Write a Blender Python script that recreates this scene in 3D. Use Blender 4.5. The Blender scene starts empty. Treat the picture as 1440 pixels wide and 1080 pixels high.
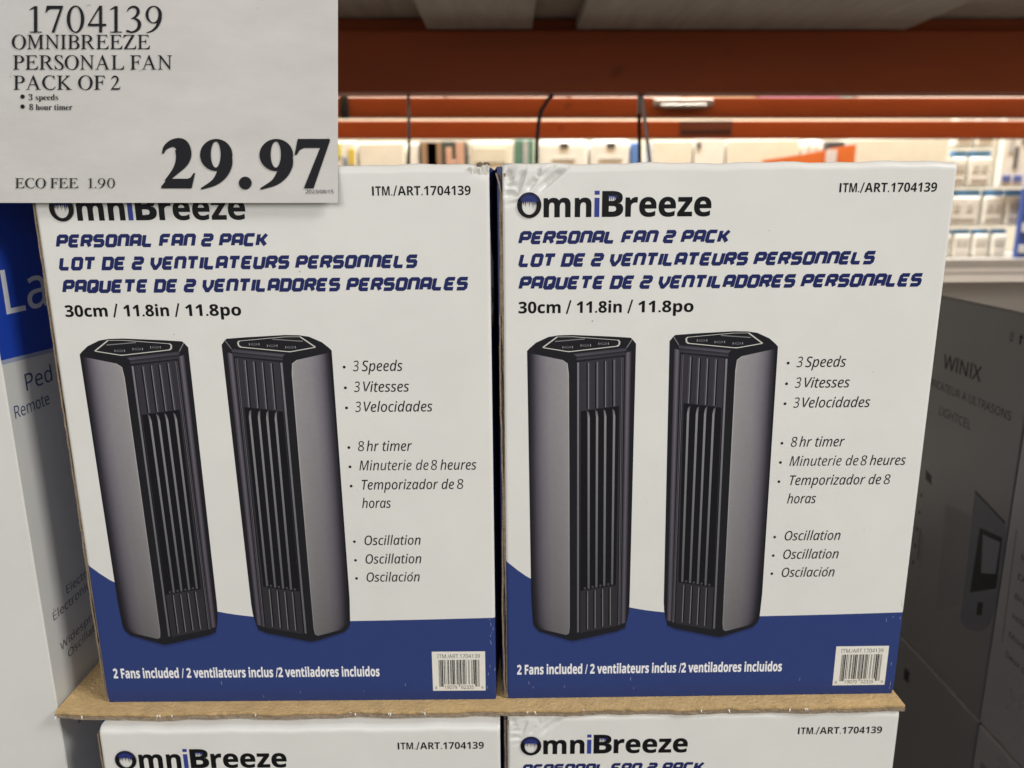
import bpy, bmesh, math, random
from mathutils import Matrix, Vector
random.seed(7)
S = bpy.context.scene
C = S.collection

# ------------------------------------------------------------------ camera, world, lights
cam_d = bpy.data.cameras.new('camera')
cam = bpy.data.objects.new('camera', cam_d)
C.objects.link(cam)
right = Vector((0.99995, -0.00678, -0.0070)); up = Vector((0.00838, 0.23074, 0.97298)); fwd = Vector((0.00498, 0.97299, -0.23078))
CAM = Vector((0.00228, -0.45822, 0.32875))
m = Matrix((right, up, -fwd)).transposed().to_4x4()
m.translation = CAM
cam.matrix_world = m
cam_d.sensor_width = 36.0
cam_d.lens = 1081.0 / 1440.0 * 36.0
cam_d.clip_start = 0.02
cam_d.clip_end = 50
cam_d.dof.use_dof = True
cam_d.dof.focus_distance = 0.465
cam_d.dof.aperture_fstop = 7.5
S.camera = cam

w = bpy.data.worlds.new('World'); S.world = w; w.use_nodes = True
w.node_tree.nodes['Background'].inputs[0].default_value = (1.0, 0.97, 0.92, 1)
w.node_tree.nodes['Background'].inputs[1].default_value = 0.25

def area(name, loc, target, sx, sy, watts, col):
    l = bpy.data.lights.new(name, 'AREA'); l.shape = 'RECTANGLE'; l.size = sx; l.size_y = sy
    l.energy = watts; l.color = col
    o = bpy.data.objects.new(name, l); C.objects.link(o); o.location = loc
    o.rotation_euler = (Vector(target) - Vector(loc)).to_track_quat('-Z', 'Y').to_euler()
    return o
area('aisle_ceiling_light', (2.30, -1.30, 2.25), (0.0, 0.0, 0.1), 0.9, 0.6, 69, (1.0, 0.975, 0.94))
area('front_fill_light', (-0.40, -2.5, 1.15), (0.0, 0.0, 0.1), 2.4, 1.2, 38, (1.0, 0.985, 0.96))  # added low frontal fill, not a fitting; stands in for light bounced across the aisle
area('far_aisle_ceiling_light', (0.9, 2.22, 3.1), (0.9, 2.60, 0.3), 4.5, 0.3, 470, (1.0, 0.975, 0.915))

S.view_settings.view_transform = 'Standard'; S.view_settings.look = 'None'
S.view_settings.exposure = 0.0; S.view_settings.gamma = 1.0

# ------------------------------------------------------------------ colours and materials
def lin(c):
    r = []
    for v in c:
        v = v / 255.0
        r.append(v / 12.92 if v <= 0.04045 else ((v + 0.055) / 1.055) ** 2.4)
    return r
def col(r, g, b, k=1.12):                 # printed colour: photographed sRGB -> reflectance
    return tuple(min(0.86, v * k) for v in lin((r, g, b)))

def mat(name, base=(0.5, 0.5, 0.5), rough=0.5, var=0.0, var_scale=8.0, bump=0.0, bump_scale=60.0,
        metallic=0.0, spec=0.5, attr=None, stretch=(1, 1, 1), coat=0.0, spots=0.0):
    M = bpy.data.materials.new(name); M.use_nodes = True
    nt = M.node_tree; N = nt.nodes; L = nt.links
    b = N['Principled BSDF']
    b.inputs['Roughness'].default_value = rough; b.inputs['Metallic'].default_value = metallic
    b.inputs['Specular IOR Level'].default_value = spec; b.inputs['Coat Weight'].default_value = coat
    tc = N.new('ShaderNodeTexCoord'); mp = N.new('ShaderNodeMapping'); L.new(tc.outputs['Object'], mp.inputs[0])
    mp.inputs['Scale'].default_value = stretch
    if attr:
        a = N.new('ShaderNodeAttribute'); a.attribute_name = attr; src = a.outputs['Color']
    else:
        a = N.new('ShaderNodeRGB'); a.outputs[0].default_value = (*base, 1); src = a.outputs[0]
    if var > 0:
        nz = N.new('ShaderNodeTexNoise'); nz.inputs['Scale'].default_value = var_scale; nz.inputs['Detail'].default_value = 6
        nz.inputs['Roughness'].default_value = 0.6
        L.new(mp.outputs[0], nz.inputs['Vector'])
        mr = N.new('ShaderNodeMapRange'); mr.inputs['From Min'].default_value = 0.25; mr.inputs['From Max'].default_value = 0.75
        mr.inputs['To Min'].default_value = 1 - var; mr.inputs['To Max'].default_value = 1 + var * 0.4
        L.new(nz.outputs['Fac'], mr.inputs['Value'])
        mx = N.new('ShaderNodeMix'); mx.data_type = 'RGBA'; mx.blend_type = 'MULTIPLY'; mx.inputs['Factor'].default_value = 1
        L.new(src, mx.inputs['A']); L.new(mr.outputs[0], mx.inputs['B']); src = mx.outputs['Result']
        mr2 = N.new('ShaderNodeMapRange'); mr2.inputs['To Min'].default_value = max(0.05, rough - 0.1); mr2.inputs['To Max'].default_value = min(1, rough + 0.1)
        L.new(nz.outputs['Fac'], mr2.inputs['Value']); L.new(mr2.outputs[0], b.inputs['Roughness'])
    if spots > 0:                          # small dirt marks
        v = N.new('ShaderNodeTexNoise'); v.inputs['Scale'].default_value = spots; v.inputs['Detail'].default_value = 3
        L.new(tc.outputs['Object'], v.inputs['Vector'])
        r = N.new('ShaderNodeMapRange'); r.inputs['From Min'].default_value = 0.70; r.inputs['From Max'].default_value = 0.76
        r.inputs['To Min'].default_value = 1.0; r.inputs['To Max'].default_value = 0.72
        L.new(v.outputs['Fac'], r.inputs['Value'])
        mx = N.new('ShaderNodeMix'); mx.data_type = 'RGBA'; mx.blend_type = 'MULTIPLY'; mx.inputs['Factor'].default_value = 1
        L.new(src, mx.inputs['A']); L.new(r.outputs[0], mx.inputs['B']); src = mx.outputs['Result']
    L.new(src, b.inputs['Base Color'])
    if bump > 0:
        nb = N.new('ShaderNodeTexNoise'); nb.inputs['Scale'].default_value = bump_scale; nb.inputs['Detail'].default_value = 5
        L.new(mp.outputs[0], nb.inputs['Vector'])
        bp = N.new('ShaderNodeBump'); bp.inputs['Strength'].default_value = bump; bp.inputs['Distance'].default_value = 0.002
        L.new(nb.outputs['Fac'], bp.inputs['Height']); L.new(bp.outputs[0], b.inputs['Normal'])
    return M

M_WHITE = mat('coated_white_board', (0.705, 0.698, 0.668), 0.38, 0.055, 14, 1.0, 7, spec=0.45)
M_INK = mat('printing_ink', rough=0.40, attr='Col', var=0.06, var_scale=300, bump=0.8, bump_scale=7, spec=0.14)
M_SIDE = mat('navy_side_board', col(52, 66, 118), 0.42, 0.15, 20, 0.3, 30)
M_KRAFT = mat('kraft_cardboard', (0.66, 0.455, 0.215), 0.85, 0.22, 90, 0.5, 400, stretch=(1, 1, 0.3))
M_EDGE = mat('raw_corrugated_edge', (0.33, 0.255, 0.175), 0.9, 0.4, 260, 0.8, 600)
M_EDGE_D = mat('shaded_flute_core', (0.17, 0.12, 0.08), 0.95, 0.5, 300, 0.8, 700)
M_TORN = mat('torn_paper', (0.80, 0.78, 0.72), 0.9, 0.1, 300, 0.4, 500)
M_ORANGE = mat('orange_rack_paint', (0.36, 0.074, 0.019), 0.6, 0.16, 5, 0.2, 40, spec=0.25, stretch=(1, 4, 4), spots=9)
M_WOOD = mat('grey_pallet_board', (0.52, 0.44, 0.36), 0.8, 0.25, 6, 0.4, 60, stretch=(9, 1, 1))
M_PAPER = mat('sign_paper', (0.53, 0.515, 0.49), 0.5, 0.13, 13, 0.6, 22, stretch=(1, 1, 2.6), spots=110)
M_SIGNINK = mat('sign_ink', rough=0.6, attr='Col', spec=0.12)
M_BLACK = mat('black_cable', (0.012, 0.012, 0.014), 0.5, 0.1, 50)
M_STEEL = mat('grey_steel', (0.36, 0.34, 0.32), 0.4, 0.15, 40, metallic=0.6)
M_GREYBOX = mat('charcoal_box_board', (0.112, 0.109, 0.113), 0.36, 0.12, 10, 0.2, 12)
M_GREYBOX2 = mat('grey_box_board', (0.185, 0.182, 0.188), 0.30, 0.12, 10, 0.2, 12)
M_GREYTOP = mat('grey_box_top', (0.27, 0.24, 0.21), 0.6, 0.2, 12)
M_PWHITE = mat('pedestal_box_white', (0.66, 0.66, 0.63), 0.42, 0.06, 10, 0.2, 12)
M_GONDOLA = mat('shelf_grey', (0.40, 0.375, 0.35), 0.5, 0.12, 8)
M_GONDOLA_D = mat('shelf_taupe', (0.10, 0.084, 0.072), 0.6, 0.2, 8)
M_CONC = mat('concrete', (0.32, 0.31, 0.29), 0.7, 0.25, 4, 0.3, 40)
M_WALL = mat('cream_wall_paint', (0.66, 0.62, 0.52), 0.7, 0.06, 3)
_pm = {}
def plain(c, rough=0.5):
    k = tuple(round(x, 3) for x in c)
    if k not in _pm: _pm[k] = mat('pack_print_%d' % len(_pm), c, rough, 0.08, 20, 0.1, 30)
    return _pm[k]

# ------------------------------------------------------------------ object helpers
def link(name, me, parent=None, material=None):
    o = bpy.data.objects.new(name, me); C.objects.link(o)
    if material is not None: me.materials.append(material)
    if parent is not None: o.parent = parent
    return o
def tag(o, label=None, cat=None, group=None, kind=None):
    if label: o['label'] = label
    if cat: o['category'] = cat
    if group: o['group'] = group
    if kind: o['kind'] = kind
    return o
def thing(name, loc, label, cat, group=None, rz=0.0):
    o = bpy.data.objects.new(name, None); C.objects.link(o); o.location = loc; o.rotation_euler = (0, 0, rz)
    o.empty_display_size = 0.05
    return tag(o, label, cat, group)
def mesh(name, V, F, smooth=False):
    me = bpy.data.meshes.new(name); me.from_pydata(V, [], F); me.update()
    if smooth:
        for p in me.polygons: p.use_smooth = True
    return me
def box_mesh(name, a, b, bevel=0.0, seg=2):
    bm = bmesh.new(); bmesh.ops.create_cube(bm, size=1.0)
    for v in bm.verts:
        v.co = Vector(((a[i] + b[i]) / 2 + v.co[i] * (b[i] - a[i])) for i in range(3))
    if bevel > 0:
        bmesh.ops.bevel(bm, geom=list(bm.edges), offset=bevel, segments=seg, affect='EDGES', profile=0.6)
    me = bpy.data.meshes.new(name); bm.to_mesh(me); bm.free()
    return me
def tube_mesh(name, pts, r, n=8):
    V = []; F = []
    pts = [Vector(p) for p in pts]
    for i, p in enumerate(pts):
        t = (pts[min(i + 1, len(pts) - 1)] - pts[max(i - 1, 0)]).normalized()
        a = t.cross(Vector((0, 1, 0.13))).normalized(); b = t.cross(a)
        for k in range(n):
            th = 2 * math.pi * k / n
            V.append(p + r * (math.cos(th) * a + math.sin(th) * b))
    for i in range(len(pts) - 1):
        for k in range(n):
            F.append((i * n + k, i * n + (k + 1) % n, (i + 1) * n + (k + 1) % n, (i + 1) * n + k))
    F.append(tuple(range(n - 1, -1, -1))); F.append(tuple((len(pts) - 1) * n + k for k in range(n)))
    return mesh(name, [tuple(v) for v in V], F, True)

# ------------------------------------------------------------------ lettering: the built-in font, read as outlines
STY = {'bold': (0x1D5D4, 0x1D5EE, 0x1D7EC), 'italic': (0x1D608, 0x1D622, 0x1D7E2), 'sans': (0x1D5A0, 0x1D5BA, 0x1D7E2),
       'serifbold': (0x1D400, 0x1D41A, 0x1D7CE), 'serif': (0x1D434, 0x1D41A, 0x1D7CE)}
def styled(s, sty):
    U, Lo, D = STY[sty]; r = ''
    for ch in s:
        if 'A' <= ch <= 'Z': r += chr(U + ord(ch) - 65)
        elif 'a' <= ch <= 'z': r += chr(Lo + ord(ch) - 97)
        elif ch.isdigit(): r += chr(D + ord(ch) - 48)
        else: r += ch
    return r
_tc = {}
def raw_text(s, sty, offset=0.0, shear=0.0, res=4):
    k = (s, sty, offset, shear)
    if k in _tc: return _tc[k]
    cu = bpy.data.curves.new('lettering', 'FONT'); cu.body = styled(s, sty); cu.offset = offset; cu.resolution_u = res
    o = bpy.data.objects.new('lettering', cu); C.objects.link(o)
    me = o.to_mesh()
    V = [(v.co.x + shear * v.co.y, v.co.y) for v in me.vertices]; F = [tuple(p.vertices) for p in me.polygons]
    o.to_mesh_clear(); bpy.data.objects.remove(o); bpy.data.curves.remove(cu)
    _tc[k] = (V, F)
    return V, F
_cap = {}
def cap_of(sty, offset, shear):
    k = (sty, offset)
    if k not in _cap:
        V, F = raw_text('E', sty, offset, shear); _cap[k] = max(v[1] for v in V)
    return _cap[k]

# squared italic display capitals, drawn as strokes (unit cap height)
G = {'P': [[(0, -.06), (0, 1), (.72, 1), (.72, .42), (.1, .42)]],
     'E': [[(.72, 1), (.0, 1), (.0, 0), (.72, 0)], [(.1, .5), (.62, .5)]],
     'R': [[(0, -.06), (0, 1), (.72, 1), (.72, .46), (.1, .46)], [(.46, .44), (.72, -.06)]],
     'S': [[(.76, 1), (0, 1), (0, .53), (.72, .53), (.72, 0), (-.04, 0)]],
     'O': [[(0, .5), (0, 1), (.72, 1), (.72, 0), (0, 0), (0, .5)]],
     'N': [[(0, -.06), (0, 1), (.72, 1), (.72, -.06)]],
     'A': [[(0, -.06), (0, 1), (.72, 1), (.72, -.06)], [(.1, .36), (.62, .36)]],
     'L': [[(0, 1.06), (0, 0), (.7, 0)]],
     'F': [[(0, -.06), (0, 1), (.72, 1)], [(.1, .46), (.6, .46)]],
     '2': [[(-.04, 1), (.72, 1), (.72, .53), (0, .53), (0, 0), (.76, 0)]],
     'C': [[(.74, 1), (0, 1), (0, 0), (.74, 0)]],
     'K': [[(0, -.06), (0, 1.06)], [(.1, .5), (.32, .5), (.7, 1.06)], [(.34, .46), (.72, -.06)]],
     'T': [[(-.08, 1), (.8, 1)], [(.36, .9), (.36, -.06)]],
     'D': [[(-.16, 1), (.60, 1), (.72, .86), (.72, .14), (.60, 0), (-.16, 0)], [(0, .1), (0, .9)]],
     'V': [[(0, 1.06), (.02, .45), (.3, 0), (.42, 0), (.7, .45), (.72, 1.06)]],
     'U': [[(0, 1.06), (0, 0), (.72, 0), (.72, 1.06)]],
     'I': [[(0, -.06), (0, 1.06)]],
     'Q': [[(0, .5), (0, 1), (.72, 1), (.72, 0), (0, 0), (0, .5)], [(.4, .42), (.6, -.12)]]}
def ribbon(pts, t):
    P = [Vector(p) for p in pts]
    closed = (P[0] - P[-1]).length < 1e-6
    # cut the sharp corners
    Q = []
    n = len(P)
    for i, p in enumerate(P):
        if 0 < i < n - 1:
            a = (P[i - 1] - p); b = (P[i + 1] - p)
            if abs(a.normalized().dot(b.normalized())) < 0.3 and a.length > .19 and b.length > .19:
                c = 0.085
                Q.append(p + a.normalized() * c); Q.append(p + b.normalized() * c); continue
        Q.append(p)
    Lp = []; Rp = []
    m_ = len(Q)
    for i in range(m_):
        d0 = (Q[i] - Q[i - 1]).normalized() if i > 0 else None
        d1 = (Q[i + 1] - Q[i]).normalized() if i < m_ - 1 else None
        if closed and i == 0: d0 = (Q[-1] - Q[-2]).normalized()
        if closed and i == m_ - 1: d1 = (Q[1] - Q[0]).normalized()
        d0 = d0 or d1; d1 = d1 or d0
        nn = (Vector((-d0.y, d0.x)) + Vector((-d1.y, d1.x))).normalized()
        k = 1 / max(0.5, nn.dot(Vector((-d0.y, d0.x))))
        Lp.append(Q[i] + nn * t / 2 * k); Rp.append(Q[i] - nn * t / 2 * k)
    V = [tuple(v) for v in Lp] + [tuple(v) for v in Rp]
    F = [(i, i + m_, i + m_ + 1, i + 1) for i in range(m_ - 1)]
    return V, F
def display_text(s):
    t = 0.275; x = 0.0; strokes = []
    for ch in s:
        if ch == ' ': x += 0.40; continue
        gl = G[ch]
        xm = max(p[0] for st in gl for p in st)
        for j, st in enumerate(gl):
            sc_ = [(p[0] * .80, t / 2 + p[1] * (1 - t)) for p in st]
            V, F = ribbon(sc_, t)
            strokes.append(([(v[0] + x + .24 * v[1], v[1]) for v in V], F, j))
        x += xm * .80 + t + 0.035
    return strokes

# ------------------------------------------------------------------ flat print that follows a carton's face
class Ink:
    """faces in the face's own plane (metres), each with a colour; layer = height of the ink in 0.01 mm"""
    def __init__(s): s.V = []; s.F = []; s.K = []; s.Lr = []
    def poly(s, pts, c, layer=10):
        n = len(s.V); s.V += [(p[0], p[1]) for p in pts]; s.Lr += [layer] * len(pts)
        s.K += ([c] * len(pts) if not isinstance(c, list) else c); s.F.append(tuple(range(n, n + len(pts))))
    def faces(s, V, F, c, layer=10):
        n = len(s.V); s.V += V; s.Lr += [layer] * len(V); s.K += [c] * len(V) if not isinstance(c, list) else c
        s.F += [tuple(i + n for i in f) for f in F]
    def rect(s, u0, v0, u1, v1, c, layer=10): s.poly([(u0, v0), (u1, v0), (u1, v1), (u0, v1)], c, layer)
    def disc(s, u, v, r, c, layer=10, n=14, ry=None):
        ry = ry or r
        s.poly([(u + r * math.cos(2 * math.pi * i / n), v + ry * math.sin(2 * math.pi * i / n)) for i in range(n)], c, layer)
    def line(s, a, b, wd, c, layer=10, wd2=None):
        d = Vector((b[0] - a[0], b[1] - a[1])); nn = Vector((-d.y, d.x)).normalized(); w2 = wd if wd2 is None else wd2
        s.poly([(a[0] + nn.x * wd / 2, a[1] + nn.y * wd / 2), (a[0] - nn.x * wd / 2, a[1] - nn.y * wd / 2),
                (b[0] - nn.x * w2 / 2, b[1] - nn.y * w2 / 2), (b[0] + nn.x * w2 / 2, b[1] + nn.y * w2 / 2)], c, layer)
    def text(s, t, sty, u0, u1, base, cap, c, layer=10, offset=0.0, shear=0.0, slope=0.0):
        V, F = raw_text(t, sty, offset, shear)
        x0 = min(v[0] for v in V); x1 = max(v[0] for v in V); k = (u1 - u0) / (x1 - x0); ky = cap / cap_of(sty, offset, shear)
        s.faces([(u0 + (v[0] - x0) * k, base + v[1] * ky + slope * (v[0] - x0) * k) for v in V], F, c, layer)
    def fit(s, t, sty, u0, u1, v0, v1, c, layer=10, offset=0.0):
        V, F = raw_text(t, sty, offset)
        x0 = min(v[0] for v in V); x1 = max(v[0] for v in V); y0 = min(v[1] for v in V); y1 = max(v[1] for v in V)
        s.faces([(u0 + (v[0] - x0) / (x1 - x0) * (u1 - u0), v0 + (v[1] - y0) / (y1 - y0) * (v1 - v0)) for v in V], F, c, layer)
    def display(s, t, u0, u1, base, cap, c):
        st = display_text(t)
        x0 = min(v[0] for q in st for v in q[0]); x1 = max(v[0] for q in st for v in q[0]); k = (u1 - u0) / (x1 - x0)
        for V, F, j in st: s.faces([(u0 + (v[0] - x0) * k, base + v[1] * cap) for v in V], F, c, 10 + 3 * j)
    def build(s, name, parent, place, material=None, warp=None):
        V = []
        for (u, v), l in zip(s.V, s.Lr):
            if warp: u, v = warp(u, v)
            V.append(place(u, v, l * 1e-5))
        me = mesh(name, V, s.F)
        a = me.color_attributes.new('Col', 'FLOAT_COLOR', 'POINT')
        for i, k in enumerate(s.K): a.data[i].color = (k[0], k[1], k[2], 1)
        return link(name, me, parent, material or M_INK)

# ------------------------------------------------------------------ the fan cartons
W, H, DEP = 0.2632, 0.35, 0.19
BLK = col(14, 14, 17); NAVY = col(29, 37, 86); BLUE = col(44, 59, 110); WHT = col(214, 211, 202)
CRUMPLE = [((21.3, 15.9), (37.1, 2.9), 1.6, 2.0), ((20.5, 10.5), (31.5, .9), .8, 1.4), ((14.5, 15.6), (20.8, 8.3), 1.0, 1.5), ((20.8, 8.3), (21.9, 2.6), .8, 1.3),
           ((8.9, 16.5), (13.4, 3.5), 1.1, 1.8), ((1.2, 13.2), (8.9, 13), .9, 1.5), ((.7, 18.4), (9.4, 17.9), 1.2, 1.7), ((1.8, 7.5), (5.5, 5.0), 1.0, 1.6),
           ((3, 10.4), (7, 8.6), .7, 1.2), ((2, 24), (12, 20.5), .4, 1.0)]
def seg_dist(px, py, a, b):
    dx, dy = b[0] - a[0], b[1] - a[1]; L2 = dx * dx + dy * dy
    t = max(0, min(1, ((px - a[0]) * dx + (py - a[1]) * dy) / L2))
    return math.hypot(px - a[0] - t * dx, py - a[1] - t * dy), t, ((px - a[0]) * dy - (py - a[1]) * dx)
def make_relief(kind):
    def relief(u, v):                    # depth of the printed face behind its plane, metres
        y = 0.0
        if v < 0.012: y += 0.0013 * ((0.012 - v) / 0.012) ** 2
        e = min(u, W - u)
        if e < 0.0016: y += 0.0009 * (1 - e / 0.0016) ** 2
        t = (H - v) * 1000; x = u * 1000
        if kind in ('crumpled', 'slightly_crumpled') and x < 48 and t < 34:
            k = 1.0 if kind == 'crumpled' else 0.35
            d = 1.8 * math.exp(-(x / 8) ** 2 - (t / 12) ** 2)
            for a, b, dep, wd in CRUMPLE:
                ds, tt, sd = seg_dist(x, t, a, b)
                taper = min(1, 3 * min(tt, 1 - tt) + 0.15)
                d += dep * taper * max(0.0, 1 - ds / (wd * (2.3 if sd > 0 else 0.6)))
            y += 2.7 * d * k * 1e-3 * min(1, (48 - x) / 6) * min(1, (34 - t) / 6)
        if kind == 'torn':
            x2 = (W - u) * 1000
            if x2 < 22 and t < 16: y += 2.4e-3 * math.exp(-(x2 / 6) ** 2 - (t / 5) ** 2) + 0.5e-3 * math.exp(-((x2 - 6 - .6 * t) / 1.3) ** 2) * math.exp(-(t / 6) ** 2)
        return y
    return relief
R_TOP = 0.0045
def carton_front(relief):
    us = sorted(set([round(W * i / 34, 5) for i in range(35)] + [i * 0.0007 for i in range(66)] + [W - i * 0.0008 for i in range(26)] + [0.0005, 0.001]))
    us = [u for i, u in enumerate(us) if i == 0 or u - us[i - 1] > 0.0002]; us[-1] = W
    zs = [0, .001, .002, .004, .006, .008, .010, .012] + [0.012 + (H - .05) * i / 26 for i in range(1, 27)]
    z = zs[-1]
    while z < H - R_TOP - 0.0005: z += 0.0007; zs.append(min(z, H - R_TOP))
    rows = [(z, 0.0) for z in zs]
    for i in range(1, 8):
        a = math.pi / 2 * i / 7; rows.append((H - R_TOP + R_TOP * math.sin(a), R_TOP * (1 - math.cos(a))))
    rows += [(H, 0.012), (H, 0.02)]
    V = []; F = []; nu = len(us)
    rnd = random.Random(3)
    wob = [0.00035 * math.sin(u * 90) + 0.0003 * math.sin(u * 230 + 1) for u in us]
    for z, y0 in rows:
        for i, u in enumerate(us):
            top = max(0, (z - (H - 0.02)) / 0.02)
            yy = y0 + relief(u, min(z, H - 0.0001)) * (1 if y0 < 0.004 else 0.3)
            V.append((u, yy, z + wob[i] * top))
    for j in range(len(rows) - 1):
        for i in range(nu - 1): F.append((j * nu + i, j * nu + i + 1, (j + 1) * nu + i + 1, (j + 1) * nu + i))
    return V, F

WAVE = [(-.001, .1030), (.0144, .0904), (.035, .0810), (.0833, .0675), (.11, .0634), (.1353, .0611), (.1579, .0604), (.1779, .0605), (.22, .0611), (W, .062)]
def wave(u):
    for i in range(len(WAVE) - 1):
        a, b = WAVE[i], WAVE[i + 1]
        if a[0] <= u <= b[0]:
            p0 = WAVE[max(0, i - 1)]; p3 = WAVE[min(len(WAVE) - 1, i + 2)]
            h = b[0] - a[0]; t = (u - a[0]) / h
            m0 = (b[1] - p0[1]) / (b[0] - p0[0]) * h; m1 = (p3[1] - a[1]) / (p3[0] - a[0]) * h
            return (2 * t**3 - 3 * t**2 + 1) * a[1] + (t**3 - 2 * t**2 + t) * m0 + (-2 * t**3 + 3 * t**2) * b[1] + (t**3 - t**2) * m1
    return WAVE[-1][1]

def lerp(a, b, t): return tuple(a[i] + (b[i] - a[i]) * t for i in range(len(a)))
def fan_print():
    """the printed picture of one tower fan, millimetres on the carton face"""
    K = Ink()
    dark = col(28, 28, 33); dark2 = col(20, 20, 25); grey = col(56, 54, 61); line = col(118, 116, 120)
    sil = [(13.9, 240.5), (15.3, 242.1), (19.3, 245.6), (26.9, 249.1), (32.8, 250.0), (41.4, 250.2), (65.0, 249.0), (76.6, 248.2), (77.7, 247.3), (80.0, 244.5),
           (81.0, 71.4), (80.7, 64.3), (79.7, 58.4), (78.4, 53.2), (73.1, 50.7), (46.6, 44.5), (43.6, 44.0), (41.3, 44.5), (33.0, 47.3), (21.7, 51.1), (19.4, 53.4), (17.3, 56.7), (16.2, 75)]
    K.poly(sil[::-1], dark, 6)
    # brushed side panel: left and right outlines swept together, shaded as in the printed picture
    Lft = [(15.8, 239.1), (15.6, 225), (15.9, 160), (16.9, 90), (18.0, 62), (18.6, 57.5), (20.2, 54.6), (22.3, 53.0)]
    Rgt = [(35.6, 234.8), (38.6, 232.6), (39.4, 226), (40.4, 160), (41.3, 90), (41.7, 54), (41.2, 49.5), (39.4, 48.4)]
    stops = [(0, col(34, 33, 39)), (.08, col(52, 49, 57)), (.17, col(80, 76, 85)), (.30, col(104, 100, 108)), (.5, col(122, 119, 123)), (.8, col(131, 128, 131)), (.97, col(137, 134, 136)), (1, col(166, 164, 162))]
    V = []; KK = []; F = []; n = len(stops)
    def shade(z): 
        return 1.08 if z > 200 else (1.08 - 0.42 * (200 - z) / 130 if z > 70 else 0.64 - 0.1 * (70 - z) / 20)
    for a, b in zip(Lft, Rgt):
        for t, c in stops:
            p = lerp(a, b, t); V.append(p); KK.append(tuple(x * shade(p[1]) for x in c))
    for j in range(len(Lft) - 1):
        for i in range(n - 1): F.append((j * n + i, (j + 1) * n + i, (j + 1) * n + i + 1, j * n + i + 1))
    K.faces(V, F, KK, 12)
    # front column
    K.poly([(46.1, 233.5), (48.9, 49.7), (73.0, 54.6), (71.3, 236.5)], [col(52, 50, 57), col(44, 43, 47), col(44, 43, 47), col(50, 48, 55)], 12)
    K.line((45.2, 233.2), (47.4, 50.2), 1.5, [line, line, col(92, 90, 94), col(92, 90, 94)], 16)
    K.line((45.9, 233.2), (48.1, 50.2), .5, dark, 20)
    K.poly([(47.1, 202.4), (48.5, 80.5), (71.7, 84.3), (70.7, 205.6)], dark2, 16)
    for i in range(4):
        t = [(51.3, 233.0), (56.6, 233.5), (61.7, 234.0), (66.9, 234.8)][i]; b = [(51.8, 203.8), (57.1, 204.3), (62.3, 204.8), (67.6, 205.3)][i]
        K.line(t, b, .55, line, 20); K.line((t[0] - .8, t[1]), (b[0] - .8, b[1]), .8, dark2, 18); K.line((t[0] + .8, t[1]), (b[0] + .8, b[1]), .3, col(78, 76, 82), 18)
        t = [(51.8, 202.1), (57.0, 202.6), (62.1, 202.8), (67.6, 203.1)][i]; b = [(53.8, 82.0), (58.9, 82.9), (64.0, 83.8), (69.1, 84.7)][i]
        K.line((t[0] + .2, t[1] - 4), b, 1.35, [col(128, 126, 129), col(128, 126, 129), col(84, 83, 87), col(84, 83, 87)], 20)
        K.poly([(t[0] - 1.1, t[1] + .9), (t[0] - .46, t[1] - 4), (t[0] + .87, t[1] - 4), (t[0] + .3, t[1] - .6)], [col(70, 68, 73), col(128, 126, 129), col(128, 126, 129), col(100, 98, 102)], 20)
        K.disc(b[0] - 2.5, b[1] + .3, .8, col(66, 65, 68), 22, 8)
        t = [(53.2, 80.1), (58.1, 80.7), (63.0, 81.6), (68.0, 82.5)][i]; b = [(53.6, 52.3), (58.6, 53.2), (63.6, 54.4), (68.6, 55.3)][i]
        K.line(t, b, .55, col(112, 110, 112), 20); K.line((t[0] - .8, t[1]), (b[0] - .8, b[1]), .8, dark2, 18)
    K.line((71.6, 236.1), (74.2, 55.3), .4, col(98, 96, 102), 20); K.line((72.5, 236.1), (75.0, 55.3), .4, col(80, 78, 84), 20)
    a, b = (73.4, 238.8), (77.4, 239.9); c, d = (75.4, 55.9), (79.2, 57.1)
    pur = col(101, 95, 106); pu2 = col(62, 58, 66)
    for t0, t1, k0, k1 in ((0, .45, dark, pur), (.45, .7, pur, col(80, 75, 84)), (.7, 1, col(80, 75, 84), dark)):
        P = [lerp(a, b, t0), lerp(c, d, t0), lerp(c, d, t1), lerp(a, b, t1)]
        K.poly(P, [k0, tuple(x * .7 for x in k0), tuple(x * .7 for x in k1), k1], 16)
    # ledge under the control panel
    K.poly([(42.0, 238.5), (44.0, 236.9), (74.2, 240.2), (74.6, 242.1)], [col(60, 58, 66), col(84, 82, 92), col(70, 68, 76), col(50, 48, 56)], 12)
    K.poly([(44.0, 236.9), (44.0, 234.6), (74.2, 237.7), (74.2, 240.2)], [col(36, 35, 41), col(64, 62, 70), col(58, 56, 64), col(34, 33, 39)], 12)
    K.line((77.7, 247.3), (74.4, 242.1), .5, col(120, 118, 124), 16)
    # control panel
    pan = [(23.4, 242.6), (32.2, 249.1), (41.4, 249.1), (68.9, 246.8), (70.0, 246.0), (69.7, 243.8), (68.4, 243.0), (40.4, 240.0), (38.5, 240.0)]
    wd = [1.0, .35, .4, 1.0, 1.3, 1.2, .7, .8, .7]
    for i in range(len(pan)):
        K.line(pan[i], pan[(i + 1) % len(pan)], wd[i] * .72, col(190, 189, 182), 16, wd[i] * .72)
    K.line((30.9, 246.3), (48.9, 247.7), .55, col(120, 119, 120), 16)
    for q in ((38.5, 242.7), (49.5, 243.7), (60.3, 244.7)):
        K.disc(q[0], q[1], 2.3, col(96, 95, 98), 16, 10, .75); K.disc(q[0], q[1] + .1, 1.5, col(50, 49, 54), 20, 10, .45)
        for sg in (-1, 1): K.rect(q[0] + sg * 2.9 - .2, q[1] - .7, q[0] + sg * 2.9 + .2, q[1] + .7, col(150, 150, 148), 16)
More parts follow.
